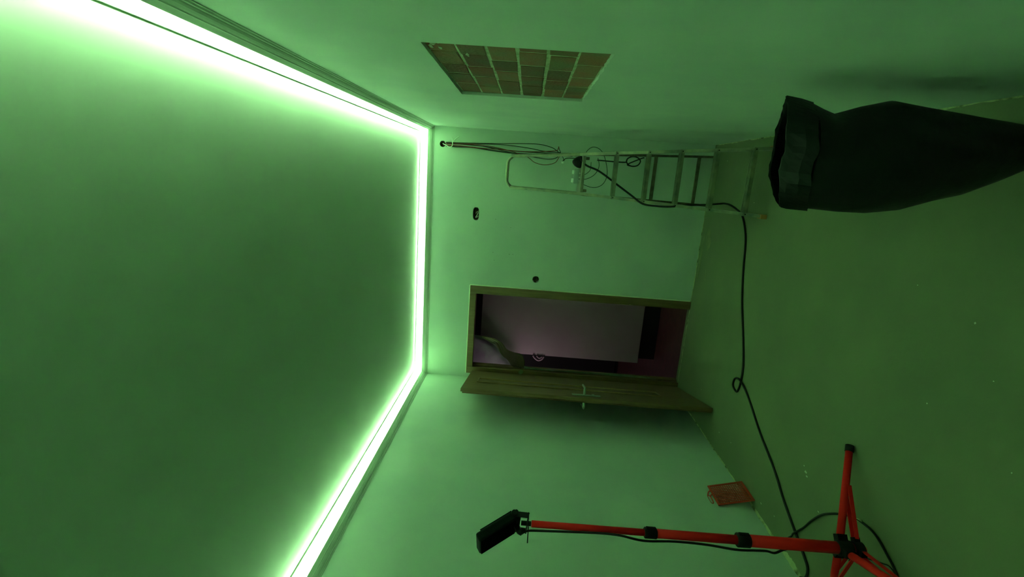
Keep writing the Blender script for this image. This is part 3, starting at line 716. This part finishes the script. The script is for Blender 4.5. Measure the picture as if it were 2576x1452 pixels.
bm = bmesh.new(); bar(bm, (0.565, 1.874, .0085), (0.578, 1.845, .0085), 0.012, 0.004); tag(obj('cable_tag', bm, M_residue), 'small pale tag on the cable under the tripod', 'tag')

# ------------------------------------------------------------------ red paint grid leaning on the left wall
gr = empty('paint_grid', (0.03, 2.76, 0)); tag(gr, 'red plastic paint roller grid leaning on the left wall', 'paint grid')
G0 = Vector((0.062, 2.856, 0.004)); G1 = Vector((0.062, 2.660, 0.004)); T0 = Vector((0.006, 2.868, 0.222))
gx = (G1 - G0); gw = gx.length; gx.normalize(); gz = (T0 - G0); gz -= gx * gz.dot(gx); gh = gz.length; gz.normalize(); gn = gx.cross(gz)
def gp(u, v, d=0.0): return G0 + gx * u + gz * v + gn * d
def gbar(bm, u0, v0, u1, v1, w=0.004, t=0.004): bar(bm, gp(u0, v0), gp(u1, v1), w, t, gn)
bm = bmesh.new()
e = 0.005
gbar(bm, e, e, gw - e, e, 0.012, 0.005); gbar(bm, e, gh - e, gw - e, gh - e, 0.010, 0.005)
gbar(bm, e, 0, e, gh, 0.008, 0.005); gbar(bm, gw - e, 0, gw - e, gh, 0.008, 0.005)
obj('border', bm, M_redpl, gr)
bm = bmesh.new()
for i in range(1, 13): gbar(bm, gw * i / 13, 0.008, gw * i / 13, gh - 0.008, 0.0048, 0.0035)
for i in range(1, 17): gbar(bm, 0.008, gh * i / 17, gw - 0.008, gh * i / 17, 0.0040, 0.003)
obj('lattice', bm, M_redpl, gr, kind='stuff')
bm = bmesh.new()      # hanging hook above the top edge
tube(bm, [gp(0.050, gh - 0.004), gp(0.058, gh + 0.010), gp(0.078, gh + 0.022), gp(0.098, gh + 0.030)], 0.0045, 8, 4)
tube(bm, [gp(0.085, gh - 0.004), gp(0.092, gh + 0.008), gp(0.104, gh + 0.016)], 0.0040, 8, 4)
ring = [gp(0.133 + 0.038 * math.copysign(abs(math.cos(t)) ** .6, math.cos(t)), gh + 0.026 + 0.0095 * math.copysign(abs(math.sin(t)) ** .8, math.sin(t))) for t in [2 * math.pi * k / 24 for k in range(24)]]
tube(bm, ring, 0.0036, 8, 1, closed=True)
obj('hook', bm, M_redpl, gr, smooth=True)
fix(gr)

# ------------------------------------------------------------------ black refuse bag standing by the right wall
BC = 1.615
prof = [  # z, xl, xr, ry, y shift
    (0.000, 2.080, 2.165, 0.035, -0.02), (0.012, 2.062, 2.178, 0.06, -0.02), (0.05, 2.046, 2.186, 0.085, -0.01), (0.12, 2.005, 2.196, 0.11, 0), (0.21, 1.962, 2.204, 0.13, 0), (0.285, 1.940, 2.212, 0.14, 0),
    (0.38, 1.905, 2.222, 0.145, 0), (0.47, 1.890, 2.233, 0.145, 0), (0.55, 1.888, 2.212, 0.13, 0), (0.625, 1.891, 2.186, 0.11, 0), (0.66, 1.892, 2.198, 0.098, 0), (0.695, 1.894, 2.212, 0.088, 0)]
NB = 56
def ringpts(z, xl_, xr_, ry, ys, ph=0.0, flare=0.0, jit=0.0):
    e_ = 1 + 0.9 * max(0.0, min(1.0, (z - 0.50) / 0.22))
    out = []
    cx_, rx = (xl_ + xr_) / 2, (xr_ - xl_) / 2
    for k in range(NB):
        a = 2 * math.pi * k / NB; c, s = math.cos(a), math.sin(a)
        wr = 1 + 0.035 * math.sin(5 * a + ph + z * 9) + 0.025 * math.sin(9 * a - z * 17 + 1.3) + random.uniform(-1, 1) * jit
        wr = 1 + (wr - 1) * abs(s)            # keep the silhouette, fold the faces
        out.append(Vector((cx_ + rx * c, BC + ys + ry * math.copysign(abs(s) ** e_, s) * wr, z)))
    return out
def loft(bm, rows, cap0=False, cap1=False):
    R_ = [[bm.verts.new(p) for p in r] for r in rows]
    for a, b in zip(R_[:-1], R_[1:]):
        for k in range(NB): bm.faces.new((a[k], a[(k + 1) % NB], b[(k + 1) % NB], b[k]))
    if cap0: bm.faces.new(R_[0][::-1])
    if cap1: bm.faces.new(R_[-1])
bag = empty('refuse_bag', (2.12, BC, 0)); tag(bag, 'large open black refuse bag standing on the floor by the right wall', 'bag')
bm = bmesh.new()
rows = []
for (z, a, b, ry, ys), (z2, a2, b2, ry2, ys2) in zip(prof[:-1], prof[1:]):
    for t in (0, 0.5):
        rows.append(ringpts(z + (z2 - z) * t, a + (a2 - a) * t, b + (b2 - b) * t, ry + (ry2 - ry) * t, ys + (ys2 - ys) * t, jit=0.004))
rows.append(ringpts(*prof[-1]))
loft(bm, rows, cap0=True)
obj('sack', bm, M_bag, bag, smooth=True)
def tilt(ps, f_):
    for p in ps: p.z += f_(p)
    return ps
bm = bmesh.new(); rows = []
for z, a, b, ry in ((0.705, 1.884, 2.216, 0.108), (0.740, 1.885, 2.224, 0.092), (0.770, 1.886, 2.228, 0.066), (0.788, 1.889, 2.230, 0.052), (0.790, 1.892, 2.227, 0.048), (0.782, 1.896, 2.220, 0.046), (0.73, 1.900, 2.205, 0.07), (0.64, 1.900, 2.175, 0.10), (0.56, 1.905, 2.18, 0.12)):
    rows.append(tilt(ringpts(z, a, b, ry, 0, jit=0.006), lambda p: -0.055 * max(0, (2.0 - p.x) / 0.11) ** 1.5 - 0.016 * max(0.0, 1 - ((p.x - 2.05) / 0.17) ** 2) * max(0.0, (p.z - 0.66) / 0.14) + 0.0025 * math.sin(p.x * 60) + random.uniform(-1, 1) * 0.0025 - 0.10 * (p.y - BC) - 0.010 * max(0, (p.x - 2.15) / 0.07)))
loft(bm, rows)
obj('folded_rim', bm, M_bag, bag)
fix(bag)
